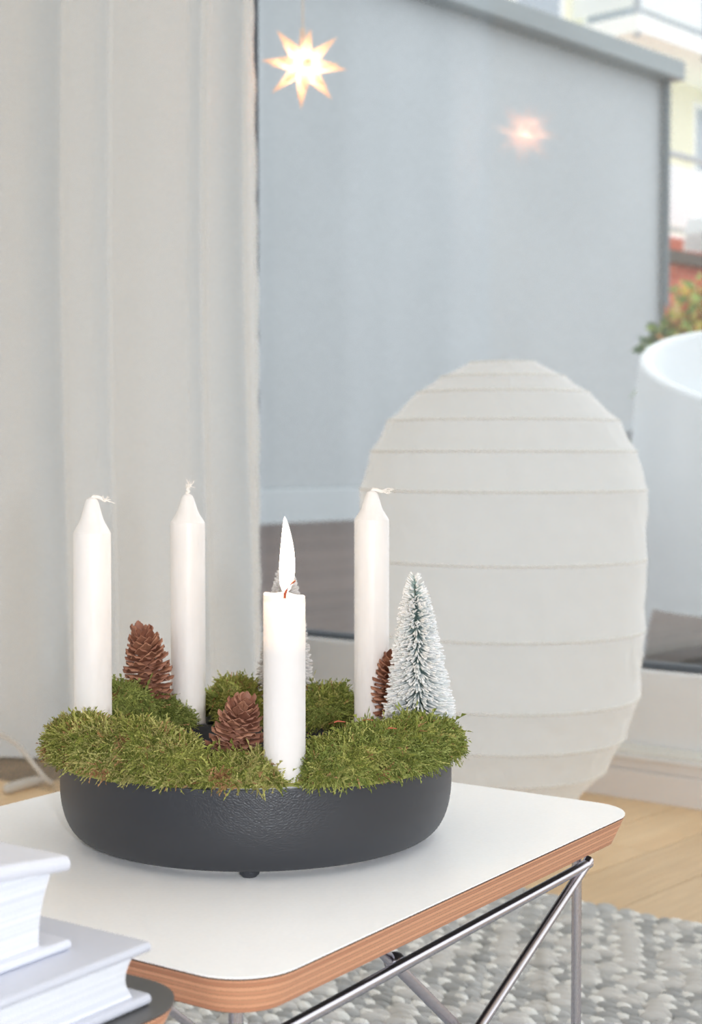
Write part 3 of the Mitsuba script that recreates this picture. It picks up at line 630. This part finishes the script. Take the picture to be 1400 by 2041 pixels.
# ------------------------------------------------------------------ moss
def lerp_tab(x, tab):
    t = np.array(tab, float); return np.interp(x, t[:, 0], t[:, 1])
GREENS = np.array([lin(*c) for c in ((176, 178, 100), (150, 156, 80), (194, 192, 118), (124, 134, 66), (176, 168, 108), (202, 198, 128))])
BROWN = np.array([lin(*c) for c in ((176, 138, 96), (150, 112, 78), (190, 150, 110))])
GREEN2 = np.array([lin(*c) for c in ((160, 170, 96), (140, 152, 84), (178, 186, 114), (122, 134, 70))])
def moss(key, a0, a1, hts, halfw, n, label, seed, rc=.0985, over=((0, 1.0), (400, 1.0)), brown=.06, pal=None, fl=.0045):
    r = np.random.default_rng(seed)
    def surf(t, f):
        ang = np.radians(a0 + (a1 - a0) * t); endk = np.sqrt(np.clip(1 - np.abs(2 * t - 1) ** 5, 0, 1))
        h = lerp_tab(np.degrees(ang), hts); w = halfw * (.55 + .45 * endk)
        rr = rc + w * np.cos(f) * np.where(np.cos(f) > 0, lerp_tab(np.degrees(ang), over), 1.0)
        z = RIM + .0015 + (h * .86) * np.sin(f) * (.4 + .6 * endk)
        q = stk([BC[0] + rr * np.cos(ang), BC[1] + rr * np.sin(ang), z], -1)
        b = .6 * (meshkit.fbm(q * 110, 3, seed) - .5) + .7 * (meshkit.noise(q * 48, seed + 2) - .5)
        q[..., 2] += b * .012 * np.clip(np.sin(f) + .3, 0, 1); rad = stk([np.cos(ang), np.sin(ang), 0 * ang], -1)
        return q + rad * (np.cos(f) * b * .010)[..., None]
    t, f = np.meshgrid(np.linspace(0, 1, 48), np.linspace(-.1, math.pi + .1, 24), indexing='ij')
    g = grid(surf(t, f)); dark = np.array(lin(150, 154, 82))
    put(key + '__cushion', g, 'moss_base', True, color=np.tile(dark, (len(g.vertices), 1)))
    t, f = r.uniform(.0, 1, n), r.uniform(-.02, math.pi + .1, n); e = 1e-3
    p = surf(t, f); du = surf(t + e, f) - p; dv = surf(t, f + e) - p
    nr = unit(np.cross(du, dv)); cen = stk([BC[0] + rc * np.cos(np.radians(a0 + (a1 - a0) * t)), BC[1] + rc * np.sin(np.radians(a0 + (a1 - a0) * t)), 0 * t + RIM], -1)
    nr *= np.sign((nr * (p - cen)).sum(1))[:, None]
    ok = np.all([np.hypot(p[:, 0] - c[0], p[:, 1] - c[1]) > CR + .0006 for c in CANDLES], axis=0); p, nr, f = p[ok], nr[ok], f[ok]; n = len(p)
    tang = unit(np.cross(nr, r.normal(size=(n, 3))))
    d = unit(nr * r.uniform(.2, 1.2, n)[:, None] + tang + [0, 0, -.1]); sd = unit(np.cross(d, nr + r.normal(size=(n, 3)) * .4))
    L = fl * (r.uniform(.55, 1.35, n) * np.where((r.uniform(size=n) < .03) & (nr[:, 2] > .45), 1.8, 1.0))[:, None]; bend = unit(r.normal(size=(n, 3)) * .6 + nr * .5 + [0, 0, -.45]) * L * .55
    tt = np.linspace(0, 1, 5); S = [p + d * L * q + bend * q * q for q in tt]; w0 = .00034
    V, Fc = [], []
    for k, q in enumerate(tt):
        V += [S[k] - sd * w0 * (1.1 - q), S[k] + sd * w0 * (1.1 - q)]
    for k in range(4): Fc += [[2 * k, 2 * k + 1, 2 * k + 3], [2 * k, 2 * k + 3, 2 * k + 2]]
    nb = 10
    for k in range(0, 4):
        for s in (-1, 1):
            tip = S[k] + (sd * s * .17 * (1.15 - tt[k]) + d * .20 + nr * .03) * L
            V.append(tip); Fc.append([2 * k + (s > 0), 2 * k + 2 + (s > 0), nb]); nb += 1
    V = np.stack(V, 1); Fs = (np.array(Fc)[None] + (np.arange(n) * nb)[:, None, None]).reshape(-1, 3)
    pal_ = GREENS if pal is None else pal
    patch = meshkit.fbm(p * 60, 2, seed + 5)
    col = pal_[(np.clip(patch * 1.4 - .2 + r.normal(size=n) * .22, 0, .999) * len(pal_)).astype(int)] * r.uniform(.66, 1.05, (n, 1))
    bm = (meshkit.noise(p * 75, seed + 9) > 1 - brown * 2.2) & (r.uniform(size=n) < .65) | (r.uniform(size=n) < brown * .4); col[bm] = BROWN[r.integers(0, 3, bm.sum())]
    put(key + '__fronds', (V.reshape(-1, 3), Fs), 'moss', False, color=np.repeat(col, nb, 0)); labels[key + '__fronds'] = {'kind': 'stuff'}
    tag(key, label, 'moss', 'moss cushions in the ring tray')
moss('moss_cushion', 168, 262, [(165, .012), (180, .021), (195, .022), (210, .026), (225, .028), (240, .028), (252, .023), (262, .008)], .0178, 14500, 'large yellow green moss cushion at the front left, under the left candle', 1, over=((165, 1.3), (192, 1.22), (212, 1.02), (235, .86), (262, .78)), brown=.09)
moss('moss_cushion_001', 256, 291, [(256, .011), (270, .013), (282, .010), (291, .011)], .0165, 3400, 'thin strip of moss around the foot of the burning candle', 2, over=((250, .78), (300, .80)), brown=.10)
moss('moss_cushion_002', 286, 372, [(284, .012), (295, .022), (305, .027), (315, .029), (330, .027), (345, .021), (358, .014), (372, .006)], .0178, 14500, 'large green moss cushion at the front right, before the frosted tree', 3, over=((284, .9), (295, 1.06), (330, 1.0), (352, 1.05), (372, 1.2)), pal=np.vstack([GREENS[:4], GREEN2]))
moss('moss_cushion_003', 122, 164, [(120, .010), (128, .017), (136, .022), (146, .032), (155, .034), (164, .022)], .0185, 6500, 'green moss mound behind the left candle, holding the back pinecone', 4, pal=GREEN2)
moss('moss_cushion_004', 90, 112, [(88, .024), (98, .029), (106, .027), (112, .018)], .0170, 3600, 'moss clump between the upright wick candle and the burning candle', 5, pal=np.vstack([GREENS[:3], GREEN2[:2]]), brown=.12)
moss('moss_cushion_005', 55, 82, [(54, .016), (62, .023), (72, .025), (82, .018)], .0165, 4200, 'moss clump between the burning candle and the candle by the lantern', 6, pal=np.vstack([GREENS[1:4], GREEN2[:2]]))
for i, (x, y, z, lb) in enumerate(((.0215, .823, .3285, 'tiny rust red dried leaf on the moss, the one nearest the frosted tree'), (.009, .832, .3315, 'tiny rust red dried leaf on the moss, the middle one of three'), (-.006, .818, .333, 'tiny rust red dried leaf on the moss, the one nearest the burning candle'))):
    q = np.array([[[-.003, -.0012, 0], [-.001, -.0018, .0008], [.003, -.0004, .0003]], [[-.003, .001, .0004], [-.001, .0016, .001], [.003, .0004, .0006]]]) + [x, y, z]
    put(num('dried_leaf', i), grid(q), 'dry_leaf'); tag(num('dried_leaf', i), lb, 'leaf', 'dried leaf bits on the moss')

# ------------------------------------------------------------------ pinecones
def scale_mesh():
    nx, ny = 7, 6; x = np.linspace(0, 1, nx)[:, None]; v = np.linspace(-1, 1, ny)[None, :]
    wd = np.interp(x, [0, .3, .6, .8, .93, 1], [.22, .42, .60, .62, .48, .25])
    X = x - .07 * v ** 2 * (x > .8); Y = wd * v * .5; Z = .20 * x ** 2 + -.14 * v ** 2 * x - .10 * np.clip(x - .72, 0, 1) * 2 + 0 * v
    Pt = stk([X + 0 * v, Y, Z], -1); Pb = Pt - [0, 0, .05]
    a, b = grid(Pt), grid(Pb); b.invert(); idx = np.arange(nx * ny).reshape(nx, ny); lo = np.concatenate([idx[0], idx[1:, -1], idx[-1, ::-1][1:], idx[::-1][1:-1, 0]]); n = nx * ny; j = np.roll(lo, -1)
    f = np.vstack([a.faces, b.faces + n, stk([lo, j, j + n], 1), stk([lo, j + n, lo + n], 1)])
    m = trimesh.Trimesh(np.vstack([a.vertices, b.vertices]), f, process=False); trimesh.repair.fix_normals(m); return m
SM = scale_mesh(); SP = [mikit.ply(SM, b, 40) for b in ('cone_a', 'cone_b', 'cone_c')]
def pinecone(key, base, top, R, n, label, seed, spin=0.0):
    r = np.random.default_rng(seed); base, top = np.array(base, float), np.array(top, float); ax = top - base; H = np.linalg.norm(ax); ax /= H
    x = unit(np.cross(ax, [0, 1, .1])); y = np.cross(ax, x)
    tc = np.linspace(0, 1, 12); put(key + '__core', tube(base + np.outer(tc, ax) * H * .93, R * np.interp(tc, [0, .2, .6, 1], [.25, .42, .38, .12]), 12), 'cone_core', True)
    for i in range(n):
        t = (i + .5) / n; t = t ** .92
        ph = i * 2.39996 + spin + r.normal() * .06
        rad = R * np.interp(t, [0, .08, .3, .5, .75, .92, 1], [.62, .82, 1.0, .98, .76, .50, .30])
        el = math.radians(np.interp(t, [0, .25, .6, .85, 1], [-26, -6, 13, 36, 66]) + r.normal() * 4)
        core = R * .22 * (1 - .5 * t); ln = max((rad - core) / max(math.cos(el), .34), R * .35) * (1 + .05 * r.normal())
        rho = math.cos(ph) * x + math.sin(ph) * y; d = math.cos(el) * rho + math.sin(el) * ax; s = np.cross(ax, rho); nn = np.cross(d, s)
        zc = (t * .86 + .04) * H
        A = np.eye(4); A[:3, 0], A[:3, 1], A[:3, 2] = d * ln, s * max(R * .86 * (.62 + .38 * rad / R), 0), nn * ln * .9; A[:3, 3] = base + ax * zc + rho * core
        scene[num(key + '__scale', i)] = {**SP[r.integers(0, 3)], 'to_world': placed(A)}
    tag(key, label, 'pinecone', 'pinecones in the ring tray')
pinecone('pinecone', (-.1242, .966, .3190), (-.1308, .964, .3655), .0160, 124, 'reddish brown pinecone standing on moss between left and upright wick candles', 21)
pinecone('pinecone_001', (-.0650, .826, .3065), (-.0572, .824, .3440), .0150, 116, 'brown pinecone at the front, leaning against the burning candle', 22, 1.0)
pinecone('pinecone_002', (.0262, .957, .3100), (.0262, .957, .3520), .0140, 110, 'brown pinecone half hidden behind the frosted tree', 23, 2.0)

# ------------------------------------------------------------------ bottle brush trees
def brush_tree(key, base, top, rb, n, root_tint, snow, label, seed, stems=.0009):
    r = np.random.default_rng(seed); base, top = np.array(base, float), np.array(top, float); ax = top - base; H = np.linalg.norm(ax); ax /= H
    x = unit(np.cross(ax, [0, 1, 0])); y = np.cross(ax, x)
    put(key + '__stem', tube([base, base + ax * H * .5, base + ax * H * .93], [stems, stems, stems * .6], 8), 'bristle', True, color=np.tile(lin(70, 74, 70), (8 * 3 + 2, 1)))
    t = 1 - np.sqrt(r.uniform(0, 1, n)) ; t = np.clip(.2 * t + .8 * r.uniform(0, 1, n), 0, 1) ** .92
    ph = r.uniform(0, 2 * np.pi, n)
    R = rb * np.interp(t, [0, .1, .25, .5, .75, .9, .97, 1], [.95, 1, .94, .72, .48, .30, .20, .13]) * r.uniform(.9, 1.06, n)
    el = np.radians(np.interp(t, [0, .12, .35, .7, .9, 1], [-2, -8, -14, -6, 18, 62]) + r.normal(size=n) * 6)
    rho = np.cos(ph)[:, None] * x + np.sin(ph)[:, None] * y; d = np.cos(el)[:, None] * rho + np.sin(el)[:, None] * ax
    droop = np.interp(t, [0, .5, 1], [.10, .05, 0])
    p0 = base + ax * (t * H)[:, None]; V, Fc = [], []; ks = np.array([0.02, .35, .6, .97, 1.0]); rad = np.array([.00022, .00030, .00050, .00058, .00026])
    s = unit(np.cross(d, ax)); q = np.cross(d, s); col = []
    for k, kk in enumerate(ks):
        c = p0 + d * (R * kk)[:, None] + ax * (R * droop * kk * kk)[:, None]
        for a in (90, 210, 330): V.append(c + (s * math.cos(math.radians(a)) + q * math.sin(math.radians(a))) * rad[k] * r.uniform(.8, 1.2, (n, 1)))
    for k in range(len(ks) - 1):
        for a in range(3):
            b = (a + 1) % 3; Fc += [[3 * k + a, 3 * k + b, 3 * k + 3 + b], [3 * k + a, 3 * k + 3 + b, 3 * k + 3 + a]]
    V = np.stack(V, 1); nv = V.shape[1]; Fs = (np.array(Fc)[None] + (np.arange(n) * nv)[:, None, None]).reshape(-1, 3)
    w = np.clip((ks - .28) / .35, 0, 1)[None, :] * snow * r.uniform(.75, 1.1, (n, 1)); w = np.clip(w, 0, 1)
    tc = np.array(lin(*root_tint)) * r.uniform(.8, 1.2, (n, 1)); wc = np.array(lin(246, 246, 246)) * r.uniform(.93, 1.02, (n, 1))
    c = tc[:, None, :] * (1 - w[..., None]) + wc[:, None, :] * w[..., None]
    put(key + '__bristles', (V.reshape(-1, 3), Fs), 'bristle', True, color=np.repeat(c, 3, 1).reshape(-1, 3)); labels[key + '__bristles'] = {'kind': 'stuff', 'label': 'white flocked bristles with pale green roots, shade brown on the back tree'}
    tag(key, label, 'decorative tree', 'bottle brush trees in the ring tray')
brush_tree('bottle_brush_tree', (.0412, .917, .2990), (.0378, .917, .4055), .0232, 2900, (118, 150, 146), 1.0, 'frosted bottle brush tree at the right of the ring tray', 31)
brush_tree('bottle_brush_tree_001', (-.0428, .9975, .3000), (-.0424, .9975, .4080), .0214, 2500, (134, 116, 98), .8, 'frosted bottle brush tree standing behind the burning candle', 32)  # brownish roots put the burning candle's shadow into the bristle colour

# ------------------------------------------------------------------ pop-up flash of the camera (outside the frame)
fo = CAM + [.072, -.02, .0]
put('camera_flash__housing', box((.034, .02, .052), fo + [0, -.0115, 0], .004), 'gasket_black')
fq = np.array([[fo + [.007 * a, 0, .016 * b] for b in (-1, 1)] for a in (-1, 1)]); fl = grid(fq)
if fl.face_normals[0][1] < 0: fl.invert()
put('camera_flash__tube', fl, None, False, emitter={'type': 'area', 'radiance': rgb(FLASH)})
scene['camera_flash__tube']['bsdf'] = {'type': 'diffuse', 'reflectance': rgb((.5, .5, .5))}
tag('camera_flash', 'pop-up flash of the camera beside the lens, outside the picture', 'camera flash')
